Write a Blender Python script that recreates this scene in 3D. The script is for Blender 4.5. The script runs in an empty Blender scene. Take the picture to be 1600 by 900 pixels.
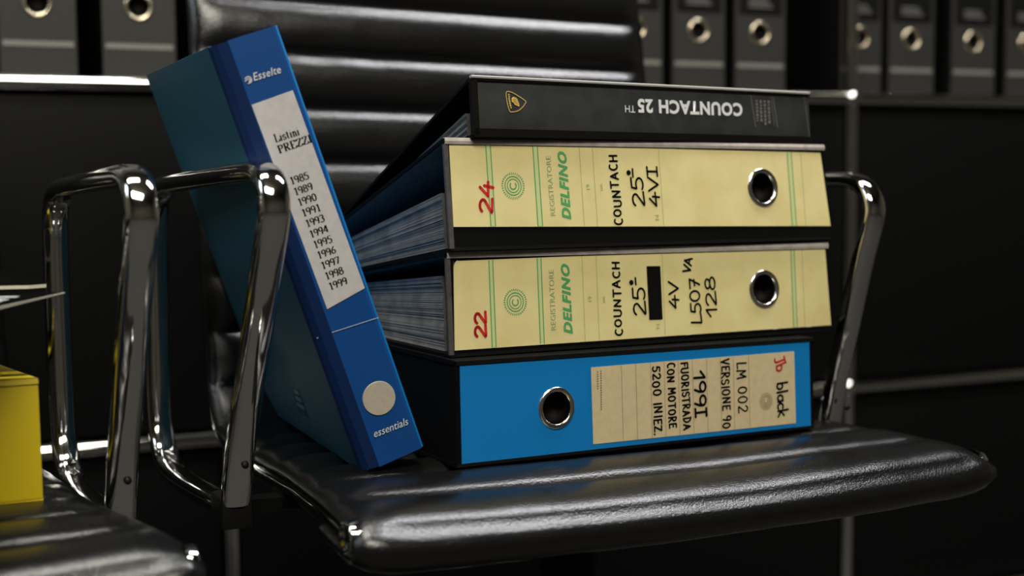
import bpy, bmesh, math, random
from mathutils import Vector, Matrix, noise
random.seed(7)
R = math.radians
C = bpy.context.scene.collection
S = bpy.context.scene
H = 0.6417                       # height of the lens above the floor
SEAT = 0.45                      # height of the seat crests above the floor

# ------------------------------------------------------------------ camera
PHI, ROLL = 0.079, 0.008
cd = bpy.data.cameras.new('camera'); cam = bpy.data.objects.new('camera', cd); C.objects.link(cam)
F = Vector((0, math.cos(PHI), -math.sin(PHI))); r0 = Vector((1, 0, 0)); u0 = r0.cross(F)
RR = r0*math.cos(ROLL) - u0*math.sin(ROLL); UU = r0*math.sin(ROLL) + u0*math.cos(ROLL)
m = Matrix((RR, UU, -F)).transposed().to_4x4(); m.translation = (0, 0, H)
cam.matrix_world = m
cd.sensor_width = 36; cd.lens = 36*2100/1600; cd.clip_start = 0.05
cd.dof.use_dof = True; cd.dof.focus_distance = 0.93; cd.dof.aperture_fstop = 4.2
S.camera = cam
# ------------------------------------------------------------------ world, light, exposure
w = bpy.data.worlds.new('world'); S.world = w; w.use_nodes = True
w.node_tree.nodes['Background'].inputs[0].default_value = (0.6, 0.65, 0.65, 1)
w.node_tree.nodes['Background'].inputs[1].default_value = 0.005
S.view_settings.view_transform = 'Standard'; S.view_settings.look = 'None'
S.view_settings.exposure = 0.0; S.view_settings.gamma = 1
def area(name, loc, target, sx, sy, power, col, spread=180):
    l = bpy.data.lights.new(name, 'AREA'); l.shape = 'RECTANGLE'; l.size = sx; l.size_y = sy
    l.energy = power; l.color = col; l.spread = R(spread)
    o = bpy.data.objects.new(name, l); C.objects.link(o); o.location = loc
    o.rotation_euler = (Vector(target)-Vector(loc)).to_track_quat('-Z', 'X').to_euler()
    return o
area('ceiling_lamp_front', (0.35, -0.55, 2.40), (0.2, 0.9, 0.5), 0.8, 1.4, 85, (1.0, 0.94, 0.82))
FS0 = Matrix.Translation((0, 1.70, 0)) @ Matrix.Rotation(R(23.0), 4, 'Z')
def panel(name, s_, d, ls, ld, power, col):
    o = area(name, FS0 @ Vector((s_, d, 2.46)), FS0 @ Vector((s_, d, 0)), ls, ld, power, col)
    o.rotation_euler = (0, 0, R(23.0)); return o
panel('ceiling_lamp_left', -.75, -.70, 1.05, .32, 38, (1.0, 0.96, 0.88))
panel('ceiling_lamp_right', .85, -.70, 1.0, .32, 38, (0.98, 0.98, 1.0))
area('window_light', (-1.75, 0.1, 1.9), (0.0, 1.0, 0.6), 0.9, 0.7, 12, (0.80, 0.91, 1.0))

# ------------------------------------------------------------------ materials
def mat(name, col, rough=0.5, metal=0.0, spec=0.5, noise_amt=0.0, nscale=30, bump=0.0, bscale=400, coat=0.0, col2=None, bdist=0.001):
    m = bpy.data.materials.new(name); m.use_nodes = True
    nt = m.node_tree; b = nt.nodes['Principled BSDF']
    b.inputs['Base Color'].default_value = (*col, 1); b.inputs['Roughness'].default_value = rough
    b.inputs['Metallic'].default_value = metal; b.inputs['Specular IOR Level'].default_value = spec
    b.inputs['Coat Weight'].default_value = coat
    tc = nt.nodes.new('ShaderNodeTexCoord')
    if noise_amt or col2:
        n = nt.nodes.new('ShaderNodeTexNoise'); n.inputs['Scale'].default_value = nscale; n.inputs['Detail'].default_value = 6
        nt.links.new(tc.outputs['Object'], n.inputs['Vector'])
        mx = nt.nodes.new('ShaderNodeMix'); mx.data_type = 'RGBA'
        c2 = col2 if col2 else tuple(c*(1-noise_amt) for c in col)
        mx.inputs[6].default_value = (*col, 1); mx.inputs[7].default_value = (*c2, 1)
        rmp = nt.nodes.new('ShaderNodeMapRange'); rmp.inputs[1].default_value = 0.35; rmp.inputs[2].default_value = 0.7
        nt.links.new(n.outputs['Fac'], rmp.inputs[0]); nt.links.new(rmp.outputs[0], mx.inputs[0])
        nt.links.new(mx.outputs[2], b.inputs['Base Color'])
    if bump:
        n2 = nt.nodes.new('ShaderNodeTexNoise'); n2.inputs['Scale'].default_value = bscale; n2.inputs['Detail'].default_value = 4
        nt.links.new(tc.outputs['Object'], n2.inputs['Vector'])
        bp = nt.nodes.new('ShaderNodeBump'); bp.inputs['Strength'].default_value = bump; bp.inputs['Distance'].default_value = bdist
        nt.links.new(n2.outputs['Fac'], bp.inputs['Height']); nt.links.new(bp.outputs[0], b.inputs['Normal'])
    return m
M = {}
M['chrome'] = mat('chrome', (0.62, 0.62, 0.60), 0.07, 1.0)
M['steel'] = mat('steel', (0.75, 0.72, 0.66), 0.18, 1.0)
M['brass_ring'] = mat('brass_ring', (0.75, 0.66, 0.48), 0.25, 1.0)
M['leather'] = mat('leather', (0.004, 0.004, 0.004), 0.21, 0, 0.5, bump=0.45, bscale=700, bdist=0.0006)
M['black_plastic'] = mat('black_plastic', (0.004, 0.004, 0.004), 0.5, 0, 0.15)
M['black_metal'] = mat('black_metal', (0.0025, 0.0025, 0.0025), 0.5, 0, 0.10)
M['black_card'] = mat('black_card', (0.0025, 0.0025, 0.0025), 0.7, 0, 0.06, bump=0.3, bscale=900, bdist=0.0003)
M['black_spine'] = mat('black_spine', (0.028, 0.030, 0.031), 0.42, noise_amt=0.35, nscale=60)
M['black_edge'] = mat('black_edge', (0.003, 0.002, 0.0015), 0.6, 0, 0.1)
M['cream'] = mat('cream_paper', (0.66, 0.58, 0.28), 0.6, noise_amt=0.0, col2=(0.60, 0.51, 0.22), nscale=38)
M['manila'] = mat('manila_paper', (0.56, 0.46, 0.27), 0.65, noise_amt=0.1, nscale=200)
M['grey_edge'] = mat('grey_linen_edge', (0.42, 0.38, 0.35), 0.55, noise_amt=0.3, nscale=120)
M['green'] = mat('green_ink', (0.06, 0.30, 0.09), 0.6)
M['green_pale'] = mat('pale_green_ink', (0.50, 0.54, 0.24), 0.6)
M['green_grey'] = mat('grey_green_ink', (0.20, 0.30, 0.12), 0.6)
M['ink'] = mat('black_ink', (0.004, 0.004, 0.004), 0.8, 0, 0.05)
M['red'] = mat('red_ink', (0.5, 0.012, 0.012), 0.55)
M['brown'] = mat('brown_ink', (0.16, 0.10, 0.04), 0.6)
M['white'] = mat('white_print', (0.62, 0.64, 0.64), 0.5)
M['grey_print'] = mat('grey_print', (0.14, 0.13, 0.12), 0.5)
M['gold'] = mat('gold_print', (0.45, 0.32, 0.10), 0.4)
M['gold_bright'] = mat('bright_gold_print', (0.75, 0.52, 0.13), 0.4)
M['blue'] = mat('bright_blue_card', (0.002, 0.165, 0.46), 0.5, 0, 0.3, bump=0.15, bscale=900, bdist=0.0002)
M['deep_blue'] = mat('deep_blue_plastic', (0.002, 0.052, 0.21), 0.45, 0, 0.35, bump=0.25, bscale=900, bdist=0.0002)
M['teal_blue'] = mat('blue_cover_plastic', (0.010, 0.085, 0.13), 0.5, bump=0.3, bscale=900, bdist=0.0003)
M['pale_label'] = mat('pale_grey_label', (0.52, 0.50, 0.50), 0.6, noise_amt=0.12, nscale=150)
M['sticker'] = mat('beige_sticker', (0.42, 0.38, 0.30), 0.6, noise_amt=0.1, nscale=300)
M['lining'] = mat('grey_lining_paper', (0.12, 0.14, 0.14), 0.8, noise_amt=0.3, nscale=150)
M['worn_cloth'] = mat('worn_dark_cloth', (0.055, 0.048, 0.045), 0.7, noise_amt=0.5, nscale=200)
M['matte_black'] = mat('matte_black_paper', (0.003, 0.003, 0.003), 0.9, 0, 0.0)
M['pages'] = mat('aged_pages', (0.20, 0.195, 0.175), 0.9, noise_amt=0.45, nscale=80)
M['yellow'] = mat('yellow_card', (0.62, 0.47, 0.006), 0.5, bump=0.2, bscale=800, bdist=0.0003)
M['white_page'] = mat('pale_page_edges', (0.6, 0.57, 0.45), 0.6)
M['shelf_spine'] = mat('dark_grey_card', (0.021, 0.020, 0.017), 0.6, 0, 0.3, noise_amt=0.2, nscale=200)
M['shelf_line'] = mat('pale_grey_print', (0.14, 0.135, 0.12), 0.6)
M['shelf_label'] = mat('dim_label_print', (0.09, 0.088, 0.08), 0.6)
M['dark_wall'] = mat('dark_wall_paint', (0.02, 0.02, 0.02), 0.8)
M['side_wall'] = mat('grey_wall_paint', (0.10, 0.088, 0.066), 0.8)
M['floor'] = mat('dark_carpet', (0.035, 0.033, 0.03), 0.9, noise_amt=0.3, nscale=100)

# ------------------------------------------------------------------ helpers
class MB:
    def __init__(s): s.v = []; s.f = []; s.sm = []
    def add(s, vs, fs, smooth=False):
        n = len(s.v); s.v += [tuple(v) for v in vs]; s.f += [tuple(i+n for i in f) for f in fs]; s.sm += [smooth]*len(fs)
    def box(s, x0, x1, y0, y1, z0, z1, T=None):
        vs = [Vector((x, y, z)) for z in (z0, z1) for y in (y0, y1) for x in (x0, x1)]
        if T is not None: vs = [T @ v for v in vs]
        s.add(vs, [(0, 2, 3, 1), (4, 5, 7, 6), (0, 1, 5, 4), (2, 6, 7, 3), (0, 4, 6, 2), (1, 3, 7, 5)])
    def prism(s, poly, x0, x1):        # poly of (y,z), extruded along x
        n = len(poly)
        vs = [(x0, y, z) for y, z in poly]+[(x1, y, z) for y, z in poly]
        s.add(vs, [tuple(range(n)), tuple(reversed(range(n, 2*n)))]+[(i, i+n, (i+1) % n+n, (i+1) % n) for i in range(n)])
    def sweep(s, path, section, caps=True, closed=False, smooth=True, side=Vector((1, 0, 0))):
        # section (a,b): a along `side`, b along the in-plane normal of the path
        n = len(path); k = len(section); vs = []
        for i, p in enumerate(path):
            a = path[(i-1) % n] if closed or i > 0 else p
            b = path[(i+1) % n] if closed or i < n-1 else p
            t = (b-a).normalized(); nn = t.cross(side).normalized()
            for (u, v) in section: vs.append(p+side*u+nn*v)
        fs = []
        for i in range(n if closed else n-1):
            j = (i+1) % n
            for q in range(k): fs.append((i*k+q, i*k+(q+1) % k, j*k+(q+1) % k, j*k+q))
        s.add(vs, fs, smooth)
        if caps and not closed:
            s.add([vs[q] for q in range(k)], [tuple(reversed(range(k)))]); s.add([vs[(n-1)*k+q] for q in range(k)], [tuple(range(k))])
    def tube(s, a, b, r, n=16, smooth=True):
        a = Vector(a); b = Vector(b); t = (b-a).normalized()
        side = t.orthogonal().normalized(); up = t.cross(side)
        vs = [p+side*r*math.cos(2*math.pi*i/n)+up*r*math.sin(2*math.pi*i/n) for p in (a, b) for i in range(n)]
        s.add(vs, [(i, (i+1) % n, (i+1) % n+n, i+n) for i in range(n)], smooth)
        s.add(vs, [tuple(reversed(range(n))), tuple(range(n, 2*n))])
    def lathe(s, prof, T, n=24, smooth=True):     # prof (r, h) about local z then T
        k = len(prof); vs = []
        for i in range(n):
            a = 2*math.pi*i/n
            for r, h in prof: vs.append(T @ Vector((r*math.cos(a), r*math.sin(a), h)))
        s.add(vs, [(i*k+j, ((i+1) % n)*k+j, ((i+1) % n)*k+j+1, i*k+j+1) for i in range(n) for j in range(k-1)], smooth)
    def build(s, name, m, parent=None, bevel=0, bseg=2):
        me = bpy.data.meshes.new(name); me.from_pydata(s.v, [], s.f); me.materials.append(m)
        for p, q in zip(me.polygons, s.sm): p.use_smooth = q
        bm = bmesh.new(); bm.from_mesh(me)
        bmesh.ops.remove_doubles(bm, verts=bm.verts, dist=1e-7) if bevel else None
        bmesh.ops.recalc_face_normals(bm, faces=bm.faces)
        if bevel:
            es = [e for e in bm.edges if len(e.link_faces) == 2 and e.calc_face_angle(0) > 0.5]
            bmesh.ops.bevel(bm, geom=es, offset=bevel, segments=bseg, affect='EDGES', profile=0.7)
            for f in bm.faces: f.smooth = True
        bm.to_mesh(me); bm.free()
        if bevel:
            try: me.set_sharp_from_angle(angle=R(50))
            except Exception: pass
        o = bpy.data.objects.new(name, me); C.objects.link(o)
        if parent: o.parent = parent
        return o
def tag(o, label=None, cat=None, group=None, kind=None):
    if label: o['label'] = label
    if cat: o['category'] = cat
    if group: o['group'] = group
    if kind: o['kind'] = kind
    return o
def thing(name, M4, label, cat, group=None):
    o = bpy.data.objects.new(name, None); C.objects.link(o); o.empty_display_size = 0.05
    o.matrix_world = M4
    return tag(o, label, cat, group)
def frame(loc, yaw, tilt=0, roll=0):
    return Matrix.Translation(loc) @ Matrix.Rotation(R(yaw), 4, 'Z') @ Matrix.Rotation(R(tilt), 4, 'X') @ Matrix.Rotation(R(roll), 4, 'Y')
def dup(root, M4, label):
    r = root.copy(); C.objects.link(r); r.matrix_world = M4; r['label'] = label
    for ch in list(root.children):
        c = ch.copy(); C.objects.link(c); c.parent = r
        for g in list(ch.children):
            d = g.copy(); C.objects.link(d); d.parent = c
    return r
def superellipse(a, b, n=20, p=3.0):
    out = []
    for i in range(n):
        t = 2*math.pi*i/n; c, s_ = math.cos(t), math.sin(t)
        out.append((a*math.copysign(abs(c)**(2/p), c), b*math.copysign(abs(s_)**(2/p), s_)))
    return out
def catmull(pts, per=6, closed=False):
    n = len(pts); out = []
    rng = range(n if closed else n-1)
    for i in rng:
        p0 = pts[(i-1) % n] if closed or i > 0 else pts[0]; p1 = pts[i]; p2 = pts[(i+1) % n]
        p3 = pts[(i+2) % n] if closed or i+2 < n else pts[-1]
        for j in range(per):
            t = j/per
            out.append(tuple(0.5*((2*b)+(c-a)*t+(2*a-5*b+4*c-d)*t*t+(-a+3*b-3*c+d)*t**3) for a, b, c, d in zip(p0, p1, p2, p3)))
    if not closed: out.append(tuple(pts[-1]))
    return out

# ---- lettering. Flat print is laid a hair proud of the card it is printed on (local plane y = const).
class Ink:
    def __init__(s, y): s.mb = MB(); s.y = y; s.k = 0
    def poly(s, pts):
        s.mb.add([(x, s.y, z) for x, z in pts], [tuple(range(len(pts)))])
    def stroke(s, pts, wf):
        for i, (a, b) in enumerate(zip(pts[:-1], pts[1:])):
            dx, dz = b[0]-a[0], b[1]-a[1]; l = math.hypot(dx, dz)
            if l < 1e-7: continue
            ww = wf(dx/l, dz/l)/2; nx, nz = -dz/l*ww, dx/l*ww
            s.poly([(a[0]+nx, a[1]+nz), (a[0]-nx, a[1]-nz), (b[0]-nx, b[1]-nz), (b[0]+nx, b[1]+nz)])
    def dot(s, c, r, n=8):
        s.poly([(c[0]+r*math.cos(2*math.pi*i/n), c[1]+r*math.sin(2*math.pi*i/n)) for i in range(n)])
    def ringline(s, c, r, wd, a0=0, a1=360, n=24):
        pts = [(c[0]+r*math.cos(R(a0+(a1-a0)*i/n)), c[1]+r*math.sin(R(a0+(a1-a0)*i/n))) for i in range(n+1)]
        s.stroke(pts, lambda a, b: wd)
    def build(s, name, m, parent): return s.mb.build(name, m, parent)

def arc(cx, cy, rx, ry, a0, a1, n=10):
    return [(cx+rx*math.cos(R(a0+(a1-a0)*i/n)), cy+ry*math.sin(R(a0+(a1-a0)*i/n))) for i in range(n+1)]
G = {   # hand strokes on a unit cap height: (advance, [polylines])
 '0': (.72, [arc(.33, .5, .28, .48, 90, 450, 16)]),
 '1': (.48, [[(.02, .62), (.34, 1), (.30, 0)]]),
 '2': (.68, [arc(.3, .74, .25, .25, 165, -40, 8)+[(.04, .06), (.1, .02), (.62, .04)]]),
 '3': (.64, [arc(.27, .75, .25, .24, 150, -80, 8)+arc(.27, .27, .28, .27, 80, -150, 8)]),
 '4': (.70, [[(.38, 1), (.04, .36), (.64, .40)], [(.46, .68), (.42, 0)]]),
 '5': (.66, [[(.58, .98), (.16, .98), (.10, .58)]+arc(.27, .31, .28, .30, 110, -140, 9)]),
 '6': (.66, [[(.48, 1), (.18, .66), (.05, .34)]+arc(.30, .27, .25, .26, 180, 530, 12)]),
 '7': (.62, [[(.04, .96), (.56, .98), (.22, 0)], [(.18, .5), (.52, .54)]]),
 '8': (.68, [arc(.31, .75, .21, .23, -90, 270, 12)+arc(.31, .26, .27, .26, 90, -270, 12)]),
 '9': (.66, [arc(.30, .72, .24, .26, 0, 360, 12)+[(.52, .4), (.40, 0)]]),
 'A': (.72, [[(.02, 0), (.32, 1), (.64, 0)], [(.12, .34), (.56, .36)]]),
 'C': (.64, [arc(.36, .5, .32, .5, 60, 300, 12)]),
 'D': (.70, [[(.1, 0), (.1, 1)], [(.02, 1)]+arc(.1, .5, .50, .5, 90, -90, 10)]),
 'E': (.60, [[(.56, .98), (.1, .96), (.08, .02), (.58, .04)], [(.1, .52), (.46, .54)]]),
 'F': (.58, [[(.08, 0), (.1, .98), (.56, .98)], [(.1, .54), (.46, .55)]]),
 'H': (.74, [[(.08, 0), (.1, 1)], [(.6, 0), (.62, 1)], [(.1, .5), (.6, .54)]]),
 'I': (.36, [[(.16, 0), (.18, 1)]]),
 'Y': (.46, [[(.2, 0), (.22, 1)], [(.04, 1), (.42, 1)], [(.0, 0), (.4, 0)]]),
 'J': (.5, [[(.14, .98), (.5, 1)], [(.36, 1), (.34, .2)]+arc(.18, .16, .16, .16, 0, -140, 5)]),
 'K': (.64, [[(.08, 0), (.1, 1)], [(.56, 1), (.12, .46), (.6, 0)]]),
 'L': (.58, [[(.12, 1), (.06, .02), (.56, .06)]]),
 'M': (.84, [[(.04, 0), (.12, 1), (.40, .34), (.68, 1), (.76, 0)]]),
 'N': (.76, [[(.06, 0), (.1, .98), (.60, .04), (.64, 1)]]),
 'O': (.74, [arc(.34, .5, .30, .48, 90, 450, 16)]),
 'R': (.68, [[(.08, 0), (.1, 1)], [(.08, 1)]+arc(.22, .74, .32, .25, 80, -90, 8)+[(.14, .48), (.62, 0)]]),
 'S': (.60, [arc(.30, .75, .24, .24, 30, 260, 8)+arc(.28, .27, .26, .26, 80, -150, 8)]),
 'T': (.66, [[(.0, .98), (.64, 1)], [(.32, .98), (.30, 0)]]),
 'U': (.72, [[(.06, 1), (.06, .36)]+arc(.33, .28, .27, .27, 180, 350, 8)+[(.62, 1)]]),
 'V': (.66, [[(.02, 1), (.28, 0), (.62, 1)]]),
 'Z': (.64, [[(.04, .96), (.56, .98), (.06, .04), (.60, .04)]]),
 'b': (.54, [[(.08, 1.05), (.08, .04)], arc(.26, .27, .20, .27, 150, -150, 9)]),
 'l': (.26, [[(.1, 1.05), (.12, 0)]]),
 'a': (.54, [arc(.24, .27, .19, .27, 50, 330, 9), [(.44, .56), (.46, 0)]]),
 'c': (.46, [arc(.26, .28, .21, .27, 50, 310, 8)]),
 'k': (.52, [[(.08, 1.05), (.08, 0)], [(.42, .6), (.1, .28), (.46, 0)]]),
 '.': (.24, [[(.06, .0), (.12, .04)]]),
 ' ': (.42, []),
}
GS = {  # book-face letters with serifs
 '0': (.70, [arc(.33, .5, .25, .49, 90, 450, 18)]),
 '1': (.62, [[(.14, .84), (.32, .98)], [(.33, 1), (.33, 0)], [(.16, .015), (.50, .015)]]),
 '3': (.66, G['3'][1]), '4': (.70, [[(.44, .98), (.04, .30), (.62, .30)], [(.46, 1), (.46, 0)]]),
 '5': (.66, G['5'][1]), '6': (.68, G['6'][1]), '7': (.66, [[(.06, .82), (.06, .96), (.58, .96), (.26, 0)]]),
 '8': (.68, G['8'][1]), '9': (.68, G['9'][1]),
 'L': (.78, [[(.18, 1), (.18, 0)], [(.02, .98), (.36, .98)], [(.02, .02), (.70, .02), (.72, .26)]]),
 'i': (.44, [[(.19, .64), (.19, 0)], [(.06, .62), (.19, .62)], [(.04, .02), (.34, .02)], [(.15, .9), (.23, .9)], [(.15, .86), (.23, .86)]]),
 's': (.60, [arc(.27, .48, .18, .16, 10, 250, 8)+arc(.27, .17, .20, .16, 80, -170, 8)]),
 't': (.50, [[(.19, .86), (.19, .10), (.36, .04)], [(.04, .62), (.36, .62)]]),
 'n': (.68, [[(.15, .64), (.15, 0)], [(.03, .62), (.15, .62)], [(.15, .48), (.34, .63), (.49, .5), (.49, 0)], [(.03, .02), (.27, .02)], [(.38, .02), (.62, .02)]]),
 'P': (.76, [[(.18, 1), (.18, 0)], [(.02, .02), (.36, .02)], [(.02, .98), (.34, .98)]+arc(.38, .74, .26, .24, 80, -90, 8)+[(.18, .5)]]),
 'R': (.86, [[(.18, 1), (.18, 0)], [(.02, .02), (.36, .02)], [(.02, .98), (.34, .98)]+arc(.38, .76, .25, .22, 80, -90, 8)+[(.18, .52)], [(.36, .52), (.66, .02), (.82, .02)]]),
 'E': (.82, [[(.18, 1), (.18, 0)], [(.02, .98), (.66, .98), (.68, .76)], [(.18, .51), (.50, .51)], [(.02, .02), (.70, .02), (.74, .26)]]),
 'Z': (.78, [[(.08, .76), (.1, .98), (.64, .98)], [(.62, .96), (.08, .04)], [(.08, .02), (.66, .02), (.70, .26)]]),
 'I': (.44, [[(.20, 1), (.20, 0)], [(.04, .02), (.36, .02)], [(.04, .98), (.36, .98)]]),
}
def basis(a, b, cap):
    dx, dz = b[0]-a[0], b[1]-a[1]; l = math.hypot(dx, dz); ux, uz = dx/l, dz/l
    return l, (ux, uz), (-uz, ux)
def write(ink, text, a, b, cap, pen, font=G, jitter=0.0, nib=None):
    nar = .80 if font is G and len(text) > 5 else 1.0
    """write text from a to b along the baseline; cap height `cap`, pen width `pen` (in metres)"""
    l, u, v = basis(a, b, cap); tot = sum(font[c][0] for c in text)-0.08
    sx = l/tot; x = 0; rnd = random.Random(len(text)*7+int(a[0]*1e4))
    for ch in text:
        adv, strokes = font[ch]; jy = rnd.uniform(-jitter, jitter); js = 1+rnd.uniform(-jitter, jitter)
        for st in strokes:
            pts = []
            for (px, py) in st:
                q = (x+px*nar)*sx; t = (py*js+jy)*cap
                pts.append((a[0]+u[0]*q+v[0]*t, a[1]+u[1]*q+v[1]*t))
            if nib:
                ink.stroke(pts, lambda dx, dz: pen*(nib+(1-nib)*abs(dx*v[0]+dz*v[1])))
            else:
                ink.stroke(pts, lambda dx, dz: pen)
                for p in pts: ink.dot(p, pen/2, 7)
        x += adv
def typeset(text, a, b, cap, y, name, m, parent, shear=0.0, bold=0.0, space=1.0):
    """built-in sans face, fitted between a and b"""
    cu = bpy.data.curves.new('t', 'FONT'); cu.body = text; cu.size = 1; cu.shear = shear; cu.offset = bold; cu.resolution_u = 3; cu.space_character = space
    to = bpy.data.objects.new('t', cu); C.objects.link(to)
    dg = bpy.context.evaluated_depsgraph_get(); me = bpy.data.meshes.new_from_object(to.evaluated_get(dg))
    bpy.data.objects.remove(to)
    xs = [q.co.x for q in me.vertices]; x0, x1 = min(xs), max(xs)
    ys = [q.co.y for q in me.vertices]; y1 = max(ys) if min(ys) > -0.05 else max(ys)
    l, u, v = basis(a, b, cap); sx = l/(x1-x0); sy = cap/y1
    for q in me.vertices:
        px = (q.co.x-x0)*sx; py = q.co.y*sy
        q.co = (a[0]+u[0]*px+v[0]*py, y, a[1]+u[1]*px+v[1]*py)
    me.materials.clear(); me.materials.append(m); me.name = name
    o = bpy.data.objects.new(name, me); C.objects.link(o); o.parent = parent
    return o

# ------------------------------------------------------------------ the room
YS = 23.0
FS = Matrix.Translation((0, 1.70, 0)) @ Matrix.Rotation(R(YS), 4, 'Z')     # along the shelf front
def struct(name, m, x0, x1, y0, y1, z0, z1):
    mb = MB(); mb.box(x0, x1, y0, y1, z0, z1); o = mb.build(name, m); o.matrix_world = FS; o['kind'] = 'structure'; return o
struct('floor', M['floor'], -2.4, 2.8, -3.6, .46, -.05, 0)
struct('ceiling', M['side_wall'], -2.4, 2.8, -3.6, .46, 2.5, 2.55)
struct('wall_back', M['dark_wall'], -2.4, 2.8, .46, .51, 0, 2.5)
struct('wall_front', M['side_wall'], -2.4, 2.8, -3.65, -3.6, 0, 2.5)
struct('wall_left', M['side_wall'], -2.45, -2.4, -3.6, .46, 0, 2.5)
struct('wall_right', M['side_wall'], 2.8, 2.85, -3.6, .46, 0, 2.5)

# ------------------------------------------------------------------ shelving unit
sh = thing('shelving_unit', FS.copy(), 'black metal shelving unit with chrome tube frame behind the chairs', 'shelf')
POST = (-1.244, -.362, .520, 1.402); ZR = (.022, H-.297, H+.112, H+.50)
for s_ in POST:
    for dy in (0, .36):
        mb = MB(); mb.tube((s_, dy, 0), (s_, dy, ZR[3]), .0088, 20); mb.build('post', M['chrome'], sh)
for z in ZR:
    for dy in (0, .36):
        for a, b in zip(POST[:-1], POST[1:]):
            mb = MB(); mb.tube((a+.008, dy, z), (b-.008, dy, z), .0090, 20); mb.build('rail', M['chrome'], sh)
    for s_ in POST:
        for dy in (0, .36):
            mb = MB()
            mb.lathe([(max(.0001, .0135*math.sin(t*math.pi/10)), -.0135*math.cos(t*math.pi/10)) for t in range(11)], Matrix.Translation((s_, dy, z)), 20)
            mb.build('ball_joint', M['chrome'], sh)
        mb = MB(); mb.tube((s_, .01, z), (s_, .35, z), .0088, 12); mb.build('side_rail', M['chrome'], sh)
for a, b in zip(POST[:-1], POST[1:]):
    for z0, z1 in zip(ZR[:2], ZR[1:3]):
        mb = MB(); mb.box(a+.011, b-.011, .000, .010, z0+.014, z1-.014); mb.build('door_panel', M['black_metal'], sh, .002)
    for z in ZR[:3]:
        mb = MB(); mb.box(a+.010, b-.010, .006, .350, z+.004, z+.0095); mb.build('shelf_board', M['black_metal'], sh)
    mb = MB(); mb.box(a+.010, b-.010, .350, .355, ZR[0], ZR[3]); mb.build('back_panel', M['black_metal'], sh)
for s_ in POST:
    for z0, z1 in zip(ZR[:-1], ZR[1:]):
        mb = MB(); mb.box(s_-.002, s_+.002, .012, .348, z0+.012, z1-.012); mb.build('side_panel', M['black_metal'], sh)

def plate_hole(x0, x1, z0, z1, y0, y1, cx, cz, r, n=32, quad=None):
    """plate in the xz plane with a round hole, thickness y0..y1"""
    if quad is None: quad = [(x0, z1), (x1, z1), (x1, z0), (x0, z0)]
    angs = [2*math.pi*i/n for i in range(n)]
    ca = [math.atan2(q[1]-cz, q[0]-cx) % (2*math.pi) for q in quad]
    al = sorted(set([round(a, 6) for a in angs+ca]))
    def hit(a):
        dx, dz = math.cos(a), math.sin(a); best = None
        for i in range(4):
            p, q = quad[i], quad[(i+1) % 4]; ex, ez = q[0]-p[0], q[1]-p[1]
            den = dx*ez-dz*ex
            if abs(den) < 1e-12: continue
            t = ((p[0]-cx)*ez-(p[1]-cz)*ex)/den; s_ = ((p[0]-cx)*dz-(p[1]-cz)*dx)/den
            if t > 0 and -1e-5 <= s_ <= 1+1e-5 and (best is None or t < best): best = t
        return (cx+dx*best, cz+dz*best)
    mb = MB(); k = len(al); vs = []
    for y in (y0, y1):
        for a in al: vs.append((cx+r*math.cos(a), y, cz+r*math.sin(a)))
        for a in al: h = hit(a); vs.append((h[0], y, h[1]))
    fs = []
    for i in range(k):
        j = (i+1) % k
        fs.append((i, k+i, k+j, j)); fs.append((2*k+i, 2*k+j, 3*k+j, 3*k+i))
        fs.append((k+i, 3*k+i, 3*k+j, k+j)); fs.append((i, j, 2*k+j, 2*k+i))
    mb.add(vs, fs); return mb
TY = Matrix.Rotation(R(90), 4, 'X')      # lathe axis -> -y (towards the viewer)
def eyelet(cx, cz, r, parent, m, y=0.0, depth=.016, n=28):
    T = Matrix.Translation((cx, y, cz)) @ TY
    mb = MB(); w_ = r*.26
    mb.lathe([(r-w_*.8, -.003), (r-w_*.75, .0004), (r-w_*.5, .0012), (r-w_*.1, .0014), (r+w_*.2, .0008), (r+w_*.28, .0001)], T, n)
    o = mb.build('finger_ring', m, parent)
    mb = MB(); mb.lathe([(.0001, -depth*.8), (r-w_*.82, -depth*.8), (r-w_*.82, -.001)], T, n); mb.build('hole_lining', M['black_edge'], o)
    return o

# shelf binders ----------------------------------------------------------
def shelf_binder():
    W_, L_ = .080, .318
    t = thing('lever_arch_binder', Matrix.Identity(4), 'x', 'binder', 'dark grey binders on the shelving unit')
    plate_hole(-W_/2, W_/2, 0, L_, 0, .003, 0, .078, .0125, 20).build('spine', M['shelf_spine'], t)
    for s_ in (-1, 1):
        mb = MB(); mb.box(min(s_*W_/2, s_*(W_/2-.003)), max(s_*W_/2, s_*(W_/2-.003)), .003, .285, 0, L_); mb.build('cover', M['black_card'], t)
    mb = MB(); mb.box(-W_/2+.006, W_/2-.012, .02, .27, .006, L_-.012); mb.build('page_block', M['pages'], t)
    eyelet(0, .078, .0148, t, M['brass_ring'], 0, .012, 20)
    mb = MB(); mb.box(-W_/2+.003, W_/2-.003, -.0006, 0, .0305, .0365); mb.build('label_line', M['shelf_line'], t)
    mb = MB(); mb.box(-W_/2+.006, W_/2-.006, -.0015, 0, .104, .175); o = mb.build('label_holder', M['black_plastic'], t)
    mb = MB()
    for q in range(3): mb.box(-W_/2+.020, W_/2-.022-.004*q, -.0020, -.0015, .112+.0045*q, .1145+.0045*q)
    mb.build('holder_print', M['shelf_label'], o)
    return t
sb = shelf_binder()
LOW = 'dark grey shelf binder, '
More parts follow.
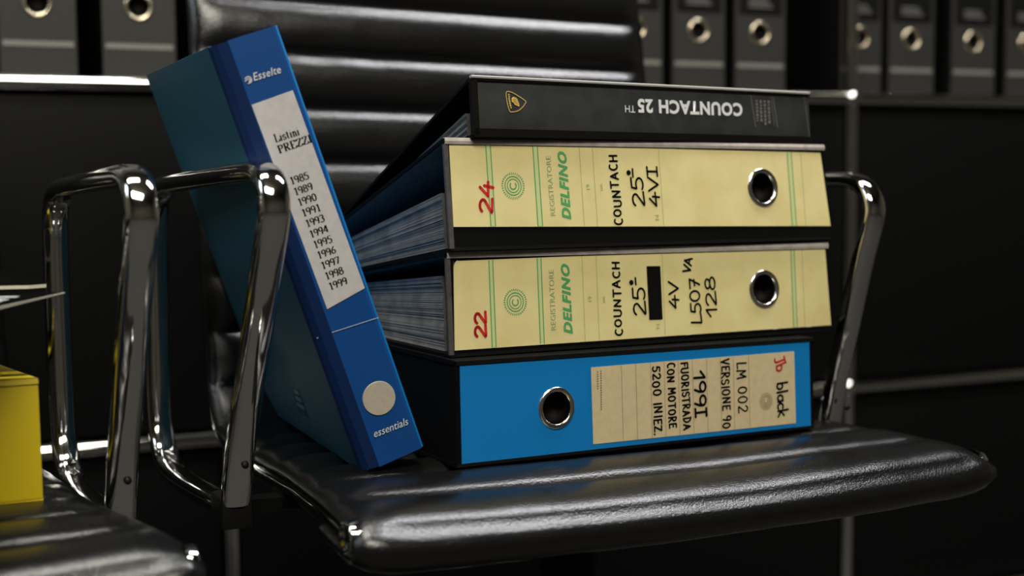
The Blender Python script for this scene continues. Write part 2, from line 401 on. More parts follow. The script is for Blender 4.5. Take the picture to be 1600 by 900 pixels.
spots = [(-.5575, 'leftmost in the photo, cut by its left edge'), (-.4495, 'just left of the tall leaning blue binder'),
 (.184, 'half hidden behind the right edge of the chair back'), (.280, 'first full one right of the chair back'), (.377, 'beside the wide dark gap, left of the chrome post'),
 (.547, 'partly covered by the upright chrome post'), (.634, 'second to the right of the chrome post'), (.7475, 'third to the right of the chrome post'), (.850, 'at the right edge of the photo')]
for i, (s_, lab) in enumerate(spots):
    M4 = FS @ Matrix.Translation((s_, .012, ZR[2]+.0098))
    if s_ == .547: M4 = FS @ Matrix.Translation((s_, .014, ZR[2]+.0098)) @ Matrix.Diagonal((.86, 1, 1, 1))
    if i == 0: sb.matrix_world = M4; sb['label'] = LOW+lab
    else: dup(sb, M4, LOW+lab)

# ------------------------------------------------------------------ chairs
YC = 27.3
B0 = Vector((-.1878, .8876, 0)); ewc = Vector((math.cos(R(YC)), math.sin(R(YC)), 0)); edc = Vector((-ewc.y, ewc.x, 0))
HW, WC = .238, .010
def edges(y, s_, add):
    f = max(0, min(1, -y/.15)); g = max(0, min(1, y/.15)); b = max(0, min(1, (s_-(s_turn-.09))/.14)); b = b*b*(3-2*b)
    xl = -.230-.010*f; xr = .236+.036*f+add-.012*g
    return xl*(1-b)-.226*b, xr*(1-b)+.229*b
prof = [(-.080, -.0270), (-.120, -.0285), (-.140, -.0290), (-.1525, -.0270), (-.1550, -.0225), (-.147, -.0175), (-.131, -.0134), (-.105, -.0110), (-.075, -.0105), (-.04, -.0105), (.0, -.0105), (.05, -.0115),
        (.10, -.0125), (.15, -.012), (.19, -.004), (.218, .022), (.231, .06), (.238, .10), (.246, .15), (.254, .20), (.262, .25), (.270, .30), (.280, .35), (.291, .40), (.304, .455)]
PP = [Vector((0, d, z)) for d, z in catmull(prof, 10)]
arcl = [0]
for a, b in zip(PP[:-1], PP[1:]): arcl.append(arcl[-1]+(b-a).length)
def at_len(s_):
    import bisect
    i = min(max(bisect.bisect_right(arcl, s_)-1, 0), len(PP)-2); t = (s_-arcl[i])/(arcl[i+1]-arcl[i])
    p = PP[i].lerp(PP[i+1], t); tg = (PP[i+1]-PP[i]).normalized(); return p, tg
s_ref = min(range(len(PP)), key=lambda i: abs(PP[i].y+.105)+abs(PP[i].z+.0105)*3); s_ref = arcl[s_ref]
s_turn = arcl[min(range(len(PP)), key=lambda i: (PP[i]-Vector((0, .225, .045))).length)]
seamsL = []; k = 0
pitch = .0478
s0 = s_ref
while s0-pitch > -.005: s0 -= pitch
q = s0
while q < arcl[-1]+.01: seamsL.append(q); q += pitch
def sling(name, sa, sb_, parent, add=0):
    """ribbed leather sling between arc lengths sa..sb_"""
    per = 12; ss = []
    s_ = sa
    n = int((sb_-sa)/pitch*per+.5)
    ss = [sa+(sb_-sa)*i/n for i in range(n+1)]
    nw = 40
    def half(s_, w_):
        u = ((s_-s0)/pitch) % 1.0
        b = max(0, 1-abs(2*u-1)**2.3)**.5
        if abs(w_) > .90: b = b+(.62-b)*min(1, (abs(w_)-.90)/.07)
        e = min(1.0, (1-abs(w_))/.07); e = math.sqrt(max(0, 1-(1-e)**2))
        wr = noise.noise(Vector((w_*9, s_*40, 3.1)))*.0006+noise.noise(Vector((w_*3, s_*8, 9.1)))*.0008
        crease = noise.noise(Vector((w_*30, s_*14, 1.7)))*.0005*(1-b)
        return (.0016+.0102*b)*(.35+.65*e)+wr+crease
    top, bot = [], []
    for s_ in ss:
        p, tg = at_len(s_); nn = Vector((0, -tg.z, tg.y))
        r1, r2 = [], []
        for j in range(nw+1):
            w_ = -1+2*j/nw; w_ = math.copysign(abs(w_)**.8, w_); xl, xr = edges(p.y, s_, add); x = xl+(xr-xl)*(w_+1)/2
            fr = max(0, min(1, (-.07-p.y)/.07)); sag = -.0012*(1-w_*w_); dz = -.0065*(1-w_*w_)*fr
            h = half(s_, w_); r1.append(Vector((x, p.y, p.z+dz))+nn*(h+sag)); r2.append(Vector((x, p.y, p.z+dz))-nn*(h*.8-sag))
        top.append(r1); bot.append(r2)
    vs = []; nr = len(ss); ring = 2*(nw+1)
    for i in range(nr): vs += top[i]+list(reversed(bot[i]))
    fs = [(i*ring+j, i*ring+(j+1) % ring, (i+1)*ring+(j+1) % ring, (i+1)*ring+j) for i in range(nr-1) for j in range(ring)]
    mb = MB(); mb.add(vs, fs, True); mb.add(vs[:ring], [tuple(range(ring))]); mb.add(vs[-ring:], [tuple(range(ring))])
    return mb.build(name, M['leather'], parent)
def make_chair(M4, label, rx=.252, armoff=.012, shr=.045, add=0):
    t = thing('lounge_chair', M4, label, 'chair', 'ribbed black leather chairs with chrome loop arms')
    sling('seat', .001, s_turn, t, add); sling('backrest', s_turn+.0006, arcl[-1]-.002, t, add)
    for sd in (-1, 1):
        path = []
        for i in range(14, len(PP)-1, 3):
            p = PP[i]; tg = (PP[i+1]-PP[i]).normalized(); nn = Vector((0, -tg.z, tg.y)); ee = edges(p.y, arcl[i], add)
            path.append(Vector((ee[0]+.007 if sd < 0 else ee[1]-.007, p.y, p.z))-nn*.010)
        mb = MB(); mb.sweep(path, superellipse(.0045, .0060, 16, 2.4)); rl = mb.build('side_rail', M['chrome'], t)
        mb = MB(); ee = edges(-.14, 0, add); T = Matrix.Translation((ee[0]+.002 if sd < 0 else ee[1]-.002, -.140, -.018)) @ Matrix.Rotation(sd*R(90), 4, 'Y') @ Matrix.Diagonal((1, 1.15, 1, 1))
        mb.lathe([(.0001, .0018), (.0065, .0018), (.0072, .0030), (.0090, .0030), (.0098, .0015), (.0100, -.004)], T, 28); mb.build('end_cap', M['chrome'], rl)
    for sd in (-1, 1):
        x = -.2675 if sd < 0 else rx; off = armoff if sd > 0 else 0; sh_ = shr/.21 if sd > 0 else 0
        raw = [(-.005, -.022), (-.020, .020), (-.047, .075), (-.074, .130), (-.090, .160), (-.095, .176), (-.088, .190), (-.072, .196),
               (-.040, .1965), (.05, .194), (.14, .191), (.185, .1885), (.205, .182), (.218, .166), (.222, .140), (.222, .06), (.219, .01), (.207, -.018), (.182, -.034), (.14, -.036), (.09, -.034), (.04, -.031), (.010, -.030)]
        path = [Vector((x, a+off+sh_*(b+.03), b)) for a, b in catmull(raw, 6)]
        mb = MB(); mb.sweep(path, superellipse(.0098, .0068, 24, 2.7)); arm = mb.build('armrest', M['chrome'], t)
        mb = MB(); mb.lathe([(.0001, .0012), (.0022, .0012), (.0026, 0)], Matrix.Translation((x+.002, off-.0225, .006)) @ Matrix.Rotation(R(72), 4, 'X'), 12)
        mb.build('screw', M['black_plastic'], arm)
        mb = MB(); mb.box(x-.0105, x+.0105, off-.010, off+.020, -.040, -.018); mb.build('arm_bracket', M['black_plastic'], t, .004)
        mb = MB(); xa, xb = sorted((x, WC+sd*(HW+.004))); mb.box(xa, xb, off+.004, off+.02, -.034, -.024); mb.build('bracket_pin', M['black_metal'], t)
    mb = MB(); mb.sweep([Vector((WC-HW, .03, -.030)), Vector((WC-.1, .03, -.05)), Vector((WC+.1, .03, -.05)), Vector((WC+HW, .03, -.030))], superellipse(.012, .007, 12), side=Vector((0, 1, 0))); mb.build('spreader', M['black_metal'], t)
    mb = MB(); mb.tube((WC, .03, -.052), (WC, .03, -.40), .024, 20); mb.build('column', M['black_metal'], t)
    for k_ in range(4):
        a = R(45+90*k_); e = Vector((math.cos(a), math.sin(a), 0))
        mb = MB(); c = Vector((WC, .03, 0)); sd = Vector((-e.y, e.x, 0))
        mb.sweep([c+e*.02+Vector((0, 0, -.385)), c+e*.15+Vector((0, 0, -.40)), c+e*.30+Vector((0, 0, -.425))], superellipse(.016, .010, 12), side=sd)
        mb.lathe([(.0001, -.024), (.016, -.024), (.016, 0), (.0001, 0)], Matrix.Translation(c+e*.29+Vector((0, 0, -.425))), 14)
        mb.build('leg', M['black_metal'], t)
    return t
O1 = B0+ewc*.2675; O1.z = SEAT
MC1 = Matrix.Translation(O1+Vector((0, 0, -.0019))) @ Matrix.Rotation(R(YC), 4, 'Z') @ Matrix.Rotation(R(.85), 4, 'Y')
ch1 = make_chair(MC1, 'ribbed black leather chair carrying the stack of four binders')
O2 = O1-ewc*.6105; O2 = O2+edc*.0
MC2 = Matrix.Translation(O2) @ Matrix.Rotation(R(YC), 4, 'Z')
make_chair(MC2, 'ribbed black leather chair at the left edge under the yellow binder', .2675, 0, 0, .012)

# ------------------------------------------------------------------ binders on the chair
def wedge(name, label, loc, yaw, tilt, roll, L, T, D, at, ab, body, spine_m, pages=(0.0, .6, .95), edge=None, hole=None, group=None, ct=.0026):
    """binder lying flat: local x along the spine, y into depth, z up; covers swing by at/ab degrees about the spine edges"""
    t = thing(name, frame((loc[0], loc[1], H+loc[2]), yaw, tilt, roll), label, 'binder', group)
    if hole: plate_hole(0, L, .001, T-.001, 0, .003, hole[0], hole[1], hole[2]*.90).build('spine', spine_m, t)
    else:
        mb = MB(); mb.box(0, L, 0, .003, .001, T-.001); mb.build('spine', spine_m, t, .0008)
    ta, tb = math.tan(R(at)), math.tan(R(ab))
    mb = MB(); mb.prism([(-.0012, T-.0030), (-.0008, T-.0002), (.001, T), (D, T+ta*D), (D, T+ta*D-ct), (.003, T-ct-.0004)], 0, L); mb.build('top_cover', body, t)
    mb = MB(); mb.prism([(-.0006, .0028), (-.0010, .0006), (0, 0), (D, tb*D), (D, tb*D+ct), (.003, ct)], 0, L); mb.build('bottom_cover', body, t)
    if edge:
        e0, e1 = edge
        mb = MB(); mb.prism([(.004, T-ct-.0007), (.004, T-ct-.0003), (D-.002, T+ta*(D-.002)-ct-.0001), (D-.002, T+ta*(D-.002)-ct-.0006)], .0012, L-.0012); mb.build('cover_lining', M['lining'], t)
        mb = MB(); mb.box(-.0006, .0028, -.0010, .0012, .002, T-e0); mb.build('spine_edge', M['worn_cloth'], t)
        mb = MB(); mb.prism([(-.0016, T-e0), (-.0020, T-e0*.5), (-.0014, T+.0001), (.0008, T+.0006), (.004, T+.0004+ta*.004), (.004, T-e0)], .0005, L-.0005); mb.build('cover_edge', e1, t)
    # pages: thin layers, each with its own reach
    lo, f0, f1 = pages; mb = MB(); n = 80; rnd = random.Random(int(L*1e4)+int(T*1e5))
    Db = D-.012
    z0b = ct+.001; z1b = ct+.001+tb*Db; z0t = ct+(T-2*ct)*f0; z1t = z1b+(T+ta*Db-ct-.001-z1b)*f1
    for i in range(n):
        a, b = i/n, (i+1.0)/n
        xi = .0065+rnd.random()*.0006+.0005*math.sin(i*.23)
        zz = [(.020, z0b+(z0t-z0b)*a), (Db, z1b+(z1t-z1b)*a), (Db, z1b+(z1t-z1b)*b), (.020, z0b+(z0t-z0b)*b)]
        # sag in the middle for a page-like curve
        y = Db*.5; s_ = -.0015*math.sin(math.pi*a)*0
        mb.prism(zz, xi, L-.012-rnd.random()*.004)
    pg = mb.build('page_block', M['pages'], t); pg['kind'] = 'stuff'
    return t
def flat_label(t, quad, m, name='spine_label', hole=None, y0=-.0006, y1=0.0):
    if hole: mb = plate_hole(0, 0, 0, 0, y0, y1, hole[0], hole[1], hole[2], quad=quad)
    else:
        mb = MB(); mb.add([(x, y, z) for y in (y0, y1) for x, z in quad], [(0, 1, 2, 3), (7, 6, 5, 4), (0, 4, 5, 1), (1, 5, 6, 2), (2, 6, 7, 3), (3, 7, 4, 0)])
    return mb.build(name, m, t)
def emblem(ink, c, r):
    ink.ringline(c, r*.70, r*.08); ink.ringline(c, r*.50, r*.07); ink.ringline(c, r*.26, r*.10, 130, 410)
    for i in range(34):
        a = 2*math.pi*i/34; ink.stroke([(c[0]+r*.86*math.cos(a), c[1]+r*.86*math.sin(a)), (c[0]+r*math.cos(a), c[1]+r*math.sin(a))], lambda x, y: r*.08)

INK = -.0008
def cream(t, quad, dbl1, emb, dbl2, thin, dblr, lab):
    sl = quad
    def zt(x): f = (x-sl[0][0])/(sl[1][0]-sl[0][0]); return sl[0][1]+(sl[1][1]-sl[0][1])*f-.0004
    def zb(x): f = (x-sl[0][0])/(sl[1][0]-sl[0][0]); return sl[3][1]+(sl[2][1]-sl[3][1])*f+.0004
    g = Ink(INK); gg = Ink(INK)
    for a, b in (dbl1, dbl2, dblr):
        p = Ink(INK+.0001); p.poly([(a, zb(a)), (b, zb(b)), (b, zt(b)), (a, zt(a))]); p.build('pale_band', M['green_pale'], lab)
        for x in (a, b): g.stroke([(x, zb(x)), (x, zt(x))], lambda i, j: .0008)
    for x in thin: gg.stroke([(x, zb(x)), (x, zt(x))], lambda i, j: .00035)
    emblem(g, emb, .0094)
    tag(g.build('green_print', M['green'], lab), kind='stuff'); tag(gg.build('fine_lines', M['green_grey'], lab), kind='stuff')

# bottom: bright blue binder ------------------------------------------------
HB = (.0789, .0348, .0140)
bl = wedge('lever_arch_binder', 'bright blue binder with handwritten manila label, bottom of the stack', (-.0379, .8898, -.1917), 30.16, -1.99, .85, .318, .0723, .28, 2.0, 2.0,
           M['black_card'], M['black_card'], (0, .8, .8), None, HB)
lb = flat_label(bl, [(.0030, .0688), (.3135, .0695), (.3150, .0015), (.0036, .0015)], M['blue'], 'blue_spine_card', (HB[0], HB[1], HB[2]*.92))
eyelet(HB[0], HB[1], HB[2], bl, M['steel'], -.0006)
ml = flat_label(lb, [(.1079, .0615), (.2975, .0624), (.2990, .0060), (.1092, .0066)], M['manila'], 'handwritten_label', None, -.0010, -.0006)
k_ = Ink(-.0012)
for x in (.1342, .1468, .1600, .1722, .1851, .1982, .2114, .2245, .2369, .2519): k_.stroke([(x-.0004, .0618), (x+.0008, .0066)], lambda a, b: .0003)
for x, z0_, z1_ in ((.1156, .0588, .0308), (.1128, .0585, .0456)):
    z_ = z0_
    while z_ > z1_: k_.poly([(x, z_), (x+.0010, z_), (x+.0010, z_-.0009), (x, z_-.0009)]); z_ -= .0017
emblem(k_, (.2687, .0255), .0066); k_.build('ruled_lines', M['brown'], ml)
k_ = Ink(-.0012)
write(k_, 'black', (.2795, .039), (.2812, .0126), .0100, .00175, G, .04)
write(k_, 'LM 002', (.2401, .0569), (.2415, .0176), .0087, .0013, G, .05)
write(k_, 'VERSYONE 90'.replace('Y', 'I'), (.2249, .0602), (.2266, .0069), .0074, .0014, G, .05)
write(k_, '199Y', (.1990, .0526), (.2008, .019), .0105, .00195, G, .04)
write(k_, 'FUORISTRADA', (.1869, .0600), (.1896, .0093), .0064, .0014, G, .06)
write(k_, 'CON MOTORE', (.1745, .0603), (.1759, .0120), .0064, .0014, G, .06)
write(k_, '5200 INIEZ.', (.1611, .0588), (.1629, .0083), .0068, .0014, G, .06)
k_.build('handwriting', M['ink'], ml)
k_ = Ink(-.0012); write(k_, 'Jb', (.2770, .0582), (.2800, .0474), .0100, .0016); k_.build('red_handwriting', M['red'], ml)

mb = MB(); mb.prism([(.003, .0026), (.275, .0120), (.275, .0790), (.003, .0700)], .0006, .0030); mb.build('end_flap', M['black_card'], bl)
# second: cream binder 22 ------------------------------------------------
HC = (.2808, .0372, .0143)
c2 = wedge('lever_arch_binder', 'cream-labelled binder numbered 22 in red, second from the bottom', (-.0426, .9075, -.1194), 30.64, -4.83, .72, .35, .0725, .28, -3.1, 4.8,
           M['black_card'], M['black_card'], (0, .80, .95), (.0046, M['grey_edge']), HC)
Q = [(.0055, .0660), (.3467, .0696), (.3502, .0055), (.0037, .0050)]
lc = flat_label(c2, Q, M['cream'], 'spine_label', (HC[0], HC[1], HC[2]*.92))
eyelet(HC[0], HC[1], HC[2], c2, M['steel'], -.0006)
cream(c2, Q, (.0330, .0361), (.0530, .0361), (.0723, .0755), (.1103, .1226, .1822, .3216), (.3098, .3134), lc)
typeset('REGISTRATORE', (.0857, .0149), (.0857, .0578), .0041, INK, 'small_lettering', M['green_grey'], lc)
typeset('DELFINO', (.0994, .0114), (.0988, .0619), .0071, INK, 'green_lettering', M['green'], lc, .25, .045, 1.16)
typeset('19', (.1172, .034), (.1171, .0377), .0030, INK, 'year_mark', M['green_grey'], lc)
typeset('DAL', (.1289, .0326), (.1289, .0377), .0019, INK, 'from_mark', M['green_grey'], lc)
typeset('N', (.1774, .0115), (.177, .0149), .0033, INK, 'number_mark', M['green_grey'], lc)
k_ = Ink(INK-.0001)
write(k_, 'COUNTACH', (.1428, .0081), (.143, .0632), .0064, .00145, G, .09)
write(k_, '25', (.1655, .0221), (.1648, .0426), .0108, .0016, G, .03)
k_.dot((.153, .0465), .0020, 12); k_.stroke([(.1570, .0443), (.1567, .0504)], lambda a, b: .0015)
k_.poly([(.1673, .0577), (.1676, .0582), (.1797, .0580), (.1801, .0574), (.1803, .0186), (.1799, .0180), (.1684, .0182), (.1679, .0186)])
write(k_, '4V', (.1961, .0255), (.1959, .0454), .0088, .0016)
write(k_, 'L507', (.2172, .0131), (.2161, .0473), .0098, .0016, G, .04)
write(k_, 'VA', (.2078, .0518), (.2104, .0627), .0068, .0016)
write(k_, '128', (.2327, .0181), (.2307, .0487), .0096, .0016, G, .04)
k_.build('handwriting', M['ink'], lc)
k_ = Ink(INK-.0001); write(k_, '22', (.0288, .0128), (.0289, .0301), .0088, .0021, G, .03); k_.build('red_number', M['red'], lc)

k_ = Ink(INK-.0001); k_.poly([(.0052, .0662), (.0085, .0664), (.0052, .0625)]); k_.build('missing_corner', M['black_edge'], lc)
k_ = Ink(INK-.0002); k_.poly([(.0050, .0617), (.0058, .0628), (.0086, .0660), (.0080, .0664), (.0060, .0645)]); k_.build('paper_curl', M['white_page'], lc)
for x in (.0725, .2040, .2900, .3250):
    k_ = Ink(INK-.0002); k_.poly([(x-.003, .0051), (x+.003, .0052), (x+.0015, .0059), (x-.001, .0056)]); k_.build('paper_chip', M['white_page'], lc)

# third: cream binder 24 ------------------------------------------------
HC = (.2814, .0428, .0145)
c1 = wedge('lever_arch_binder', 'cream-labelled binder numbered 24 in red, third from the bottom', (-.0414, .9081, -.0470), 31.14, -7.09, .40, .35, .0774, .28, -11.9, -.8,
           M['black_card'], M['black_card'], (0, .55, .9), (.0042, M['grey_edge']), HC)
Q = [(.0040, .0738), (.3455, .0711), (.3509, .0116), (.0033, .0168)]
lc = flat_label(c1, Q, M['cream'], 'spine_label', (HC[0], HC[1], HC[2]*.92))
eyelet(HC[0], HC[1], HC[2], c1, M['steel'], -.0006)
cream(c1, Q, (.0325, .0362), (.0525, .0447), (.0708, .0746), (.1101, .1216, .1815, .3238), (.3094, .3138), lc)
typeset('REGISTRATORE', (.0859, .0234), (.0850, .0659), .0039, INK, 'small_lettering', M['green_grey'], lc)
typeset('DELFINO', (.0988, .0205), (.0983, .0694), .0074, INK, 'green_lettering', M['green'], lc, .25, .045, 1.16)
typeset('19', (.1172, .042), (.1169, .0458), .0030, INK, 'year_mark', M['green_grey'], lc)
typeset('DAL', (.1283, .0411), (.1282, .0467), .0019, INK, 'from_mark', M['green_grey'], lc)
typeset('N', (.1776, .0189), (.1773, .0227), .0034, INK, 'number_mark', M['green_grey'], lc)
k_ = Ink(INK-.0001)
write(k_, 'COUNTACH', (.1439, .0161), (.142, .0683), .0068, .00145, G, .09)
write(k_, '25', (.1656, .0295), (.1645, .051), .0108, .0016, G, .03)
k_.dot((.1524, .0542), .0020, 12); k_.stroke([(.1561, .0505), (.1561, .0576)], lambda a, b: .0015)
write(k_, '4VY', (.1793, .0289), (.1785, .0582), .0092, .0016, G, .03)
k_.build('handwriting', M['ink'], lc)
k_ = Ink(INK-.0001); write(k_, '24', (.034, .0254), (.0364, .0467), .0104, .0021, G, .03); k_.build('red_number', M['red'], lc)

# top: black binder ------------------------------------------------
bk = wedge('slim_binder', 'slim black binder with upside-down white title, top of the stack', (-.0252, .9218, .0304), 32.66, -4.88, .42, .318, .0417, .25, -20.6, -14.1,
           M['black_card'], M['black_spine'], (0, .45, .7))
mb = MB(); mb.prism([(-.0016, .0405), (-.0022, .0417), (-.0006, .0424), (.002, .0420), (.002, .0403)], 0, .318); tag(mb.build('cover_edge', mat('edge_highlight', (.55, .54, .52), .35), bk), 'pale top edge with painted highlight')  # thin highlight along the black binder's top edge, put into a pale colour
mb = MB(); mb.box(-.0012, .0040, -.0016, .0015, .0015, .040); mb.build('hinge_strip', M['black_edge'], bk)
mb = MB(); mb.box(.0, .318, -.0016, 0, .0004, .0060); mb.build('shaded_fold', M['black_edge'], bk)  # black colour stands in for shading where the spine rounds under
typeset('COUNTACH 25', (.2453, .0304), (.1421, .0304), .0098, INK, 'title_lettering', M['white'], bk, 0, .04, 1.1)
typeset('TH', (.1396, .0258), (.1303, .0258), .0052, INK, 'small_title_lettering', M['white'], bk)
k_ = Ink(INK)
k_.stroke([(.2546, .0375), (.2582, .0127)], lambda a, b: .0006); k_.stroke([(.2782, .0373), (.2817, .0126)], lambda a, b: .0006)
k_.stroke([(.2758, .0370), (.2785, .0140)], lambda a, b: .0004)
rnd = random.Random(3)
for i in range(4):
    x = .2595+i*.0042; z_ = .034
    while z_ > .0165:
        h = rnd.uniform(.001, .0028); k_.poly([(x, z_), (x+.0022, z_), (x+.0022, z_-h), (x, z_-h)]); z_ -= h+.0009
k_.stroke([(.3118, .0405), (.3165, .0061)], lambda a, b: .0004)
tag(k_.build('fine_print', M['grey_print'], bk), kind='stuff')
em = [(.0274, .0312), (.0290, .0322), (.0330, .0313), (.0385, .0287), (.0428, .0262), (.0433, .0252), (.0410, .0222), (.0365, .0190), (.0312, .0180), (.0296, .0186), (.0283, .0225), (.0275, .0268)]
k_ = Ink(INK); k_.stroke(catmull(em, 4, True)+[em[0]], lambda a, b: .0007)
for a, b, r_ in ((.0295, .0300, .0007), (.0297, .0285, .0007), (.0296, .0270, .0008), (.0299, .0255, .0008), (.0301, .0240, .0008), (.0304, .0225, .0008), (.0308, .0210, .0007)): k_.dot((a, b), r_)
k_.build('shield_outline', M['gold'], bk)
k_ = Ink(INK-.0001)
for a, b, r_ in ((.0332, .0268, .0017), (.0345, .0258, .0022), (.0352, .0247, .0020), (.0362, .0238, .0014), (.0325, .0258, .0010), (.0370, .0228, .0008), (.0348, .0272, .0010)): k_.dot((a, b), r_, 10)
k_.build('shield_figure', M['gold_bright'], bk)

# leaning blue binder ------------------------------------------------
LW, LL, LD = .0433, .2925, .262
ln = thing('leaning_binder', frame((-.0981, .8773, H-.1917), 23.58, .37, -18.84), 'tall blue binder with a printed year list, leaning against the chrome armrest', 'binder')
mb = MB(); CH = .0105
sec = [(-.0010, .009), (.0010, .0035), (CH-.001, .0008), (CH+.001, 0), (LW-.003, 0), (LW-.0008, .0008), (LW, .003), (LW, .006), (.0012, .0125)]
def vprism(mb, poly, z0, z1, sm=False):
    n = len(poly); vs = [(x, y, z0) for x, y in poly]+[(x, y, z1) for x, y in poly]
    mb.add(vs, [tuple(range(n)), tuple(reversed(range(n, 2*n)))]+[(i, i+n, (i+1) % n+n, (i+1) % n) for i in range(n)], sm)
vprism(mb, [(CH, 0), (LW-.003, 0), (LW-.0010, .0006), (LW-.0008, .0035), (CH, .0035)], 0, LL); mb.build('spine', M['deep_blue'], ln)
mb = MB(); vprism(mb, [(-.0008, .010), (.0004, .0070), (.0040, .0030), (CH, 0), (CH, .0035), (.0026, .012)], .0004, LL-.0004); mb.build('hinge_strip', mat('shaded_hinge_plastic', (.0015, .016, .075), .55, 0, .25), ln)  # bevel turned away from the light; its shade is put into the colour
mb = MB(); mb.box(-.0008, .0020, .010, LD, .0, LL); lcv = mb.build('side_cover', M['teal_blue'], ln, .0006)
mb = MB(); mb.box(LW-.0020, LW+.0006, .0015, LD, .0, LL); tag(mb.build('side_cover', M['blue'], ln, .0006), 'lighter blue far cover edge')
mb = MB()
for i in range(14):
    x = .004+i*.0026; mb.box(x, x+.0022, .02, LD-.012-random.random()*.004, .008, LL-.014-random.random()*.002)
pg = mb.build('page_block', M['pages'], ln); pg['kind'] = 'stuff'
mb = MB(); mb.box(.003, LW-.003, .004, .012, .0, .0012); mb.build('foot_edge', M['blue'], ln)
tag(flat_label(ln, [(.0110, .2507), (.0391, .2513), (.0410, .1160), (.0398, .1138), (.0128, .1122)][:3]+[(.0128, .1122)], M['pale_label'], 'year_label', None, -.0006, 0), 'pale grey label printed with years')
k_ = Ink(INK)
write(k_, 'Listini', (.0173, .2239), (.0339, .2234), .0052, .00095, GS, nib=.38)
write(k_, 'PREZZI', (.0172, .2166), (.0400, .2166), .0050, .0011, GS, nib=.38)
for i, y_ in enumerate('1985 1989 1990 1991 1993 1994 1995 1996 1997 1998 1999'.split()):
    z_ = .1955-.00724*i; x_ = .0177+.00010*i; write(k_, y_, (x_, z_), (x_+.0125, z_-.0002), .0047, .00095, GS, nib=.385)
k_.build('printed_list', M['ink'], ln)
typeset('Esselte', (.0175, .2642), (.0361, .2638), .0048, INK, 'name_lettering', M['white'], ln, .25, .006, 1.05)
k_ = Ink(INK); c = (.0143, .2658)
k_.ringline(c, .0021, .0006, -120, 150); k_.ringline((c[0]+.0002, c[1]-.0005), .0012, .0007, -100, 120)
k_.stroke([(c[0]-.0024, c[1]-.0002), (c[0]+.0002, c[1]+.0010)], lambda a, b: .0006); k_.dot((c[0]+.0006, c[1]-.0012), .0009)
k_.build('globe_mark', M['white'], ln)
typeset('essentials', (.0139, .0202), (.0389, .0190), .0050, INK, 'series_lettering', M['white'], ln, .25, .0)
k_ = Ink(INK); k_.stroke([(-.0002, .0972), (.0010, .0970)], lambda a, b: .0005); k_.stroke([(CH, .0968), (.0432, .0944)], lambda a, b: .0005); k_.build('score_line', mat('score_line', (.35, .45, .6), .4), ln)
mb = MB(); mb.lathe([(.0001, .0008), (.0112, .0008), (.0114, 0)], Matrix.Translation((.0256, 0, .0436)) @ TY, 40, False); mb.build('round_sticker', M['sticker'], ln)
# small clear sticker on the side
mb = MB(); mb.box(-.0012, -.0008, .112, .142, .020, .044); o = mb.build('side_sticker', mat('glossy_clear_sticker', (.02, .09, .13), .15), ln)
mb = MB()
for i in range(3): mb.box(-.00135, -.0012, .117, .137-.004*i, .026+.006*i, .029+.006*i)
mb.build('sticker_print', mat('sticker_grey', (.10, .16, .18), .4), o)

# ------------------------------------------------------------------ left seat: yellow binder, black binder, booklets
YO = B0+ewc*(-.125)+edc*(-.027)
def yb(name, label, xr, L, T, D, m, zb, yaw, off=0):
    loc = Vector(xr); fr = Matrix.Translation((loc.x, loc.y, zb)) @ Matrix.Rotation(R(yaw), 4, 'Z') @ Matrix.Rotation(R(-3), 4, 'X')
    t = thing(name, fr, label, 'binder')
    return t
ye = yb('yellow_binder', 'bright yellow binder lying on the left chair, spine to the front', YO, .318, .0745, .28, M['yellow'], SEAT+.0005, YC)
mb = MB(); mb.box(-.318, 0, 0, .003, .001, .0705); mb.build('spine', M['yellow'], ye, .0012)
mb = MB(); mb.prism([(-.0006, .0712), (.0, .0745), (.27, .0885-.02), (.27, .0860-.02), (.003, .0715)], -.318, 0); mb.build('top_cover', M['yellow'], ye)
mb = MB(); mb.prism([(.0, .0), (.27, .0141), (.27, .0165), (.003, .0026)], -.318, 0); mb.build('bottom_cover', M['yellow'], ye)
mb = MB()
for i in range(20):
    a, b = i/20, (i+.8)/20; mb.prism([(.01, .004+.05*a), (.255, .018+.045*a), (.255, .018+.045*b), (.01, .004+.05*b)], -.306, -.006-random.random()*.003)
pg = mb.build('page_block', M['pages'], ye); pg['kind'] = 'stuff'
NO = YO+ewc*(-.036)+edc*(.030)
nb = thing('black_binder', Matrix.Translation((NO.x, NO.y, SEAT+.0755)) @ Matrix.Rotation(R(YC+2), 4, 'Z') @ Matrix.Rotation(R(-2.6), 4, 'X'), 'black binder lying on top of the yellow binder', 'binder')
mb = MB(); mb.box(-.30, 0, 0, .003, 0, .046); mb.build('spine', M['black_card'], nb, .001)
mb = MB(); mb.box(-.30, 0, .0, .22, .044, .0465); mb.build('top_cover', M['black_card'], nb)
mb = MB(); mb.box(-.30, 0, .0, .22, .0, .0025); mb.build('bottom_cover', M['black_card'], nb)
mb = MB(); mb.box(-.29, -.008, .01, .21, .003, .0435); mb.build('page_block', M['pages'], nb)
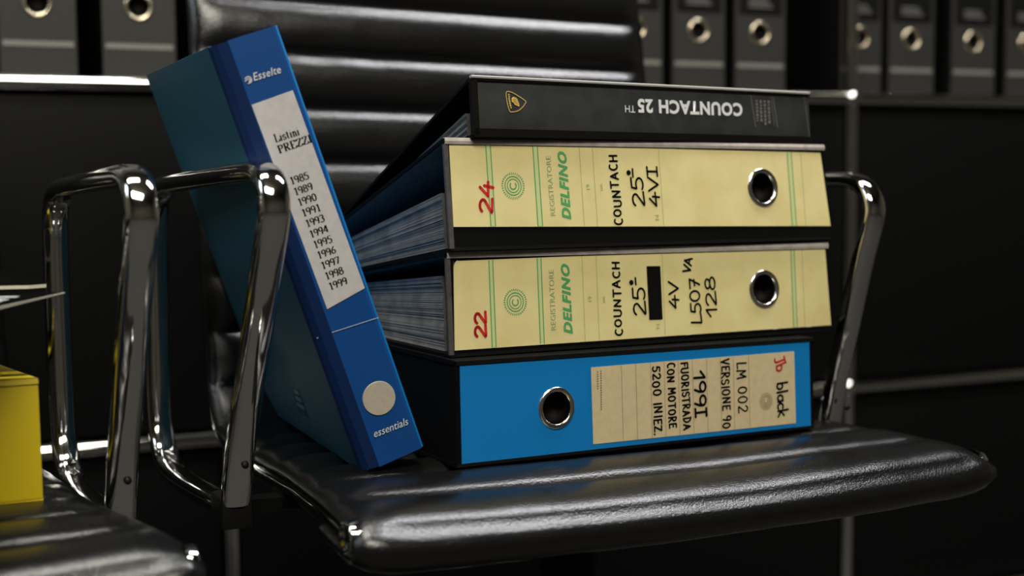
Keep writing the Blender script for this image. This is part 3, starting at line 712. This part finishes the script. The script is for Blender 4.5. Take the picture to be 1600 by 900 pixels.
# booklets: the lower black one with white letters, the pale one on top
zb_ = H-.065
bo = thing('booklet', Matrix.Translation((-.2739, .8191, zb_-.0012)) @ Matrix.Rotation(R(-1.4), 4, 'Z'), 'thin black booklet with white lettering overhanging the left pile', 'booklet')
mb = MB(); mb.box(-.20, 0, -.26, 0, 0, .0010); mb.build('cover', M['matte_black'], bo)
mb = MB(); mb.box(-.0004, .0006, -.26, 0, .0003, .0010); tag(mb.build('page_edge', M['white_page'], bo), 'pale worn edge')
cu = MB(); 
o = None
def flat_type(text, a, b, cap, z, name, m, parent):
    cu = bpy.data.curves.new('t', 'FONT'); cu.body = text; cu.size = 1; cu.offset = .02; cu.resolution_u = 3
    to = bpy.data.objects.new('t', cu); C.objects.link(to)
    dg = bpy.context.evaluated_depsgraph_get(); me = bpy.data.meshes.new_from_object(to.evaluated_get(dg)); bpy.data.objects.remove(to)
    xs = [q.co.x for q in me.vertices]; x0, x1 = min(xs), max(xs); y1 = max(q.co.y for q in me.vertices)
    l, u, v = basis(a, b, cap); sx = l/(x1-x0); sy = cap/y1
    for q in me.vertices:
        px = (q.co.x-x0)*sx; py = q.co.y*sy; q.co = (a[0]+u[0]*px+v[0]*py, a[1]+u[1]*px+v[1]*py, z)
    me.materials.clear(); me.materials.append(m); o = bpy.data.objects.new(name, me); C.objects.link(o); o.parent = parent
flat_type('Turi', (-.010, -.110), (-.016, -.030), .020, .0012, 'cover_lettering', M['white'], bo)
bp_ = thing('booklet', Matrix.Translation((-.2910, .8405, zb_+.0006)) @ Matrix.Rotation(R(12), 4, 'Z'), 'pale closed booklet lying above the black booklet at left', 'booklet')
mb = MB(); mb.add([(x, y, z) for z in (0, .0022) for x, y in ((-.20, 0), (-.011, 0), (-.002, .008), (-.04, .16), (-.2, .16))], [(0, 1, 2, 3, 4), (9, 8, 7, 6, 5)]+[(i, (i+1) % 5, (i+1) % 5+5, i+5) for i in range(5)])
mb.build('page_block', M['white_page'], bp_)
mb = MB(); mb.add([(x, y, z) for z in (.0022, .0028) for x, y in ((-.20, 0), (-.011, 0), (-.002, .008), (-.04, .16), (-.2, .16))], [(0, 1, 2, 3, 4), (9, 8, 7, 6, 5)]+[(i, (i+1) % 5, (i+1) % 5+5, i+5) for i in range(5)])
mb.build('cover', M['matte_black'], bp_)
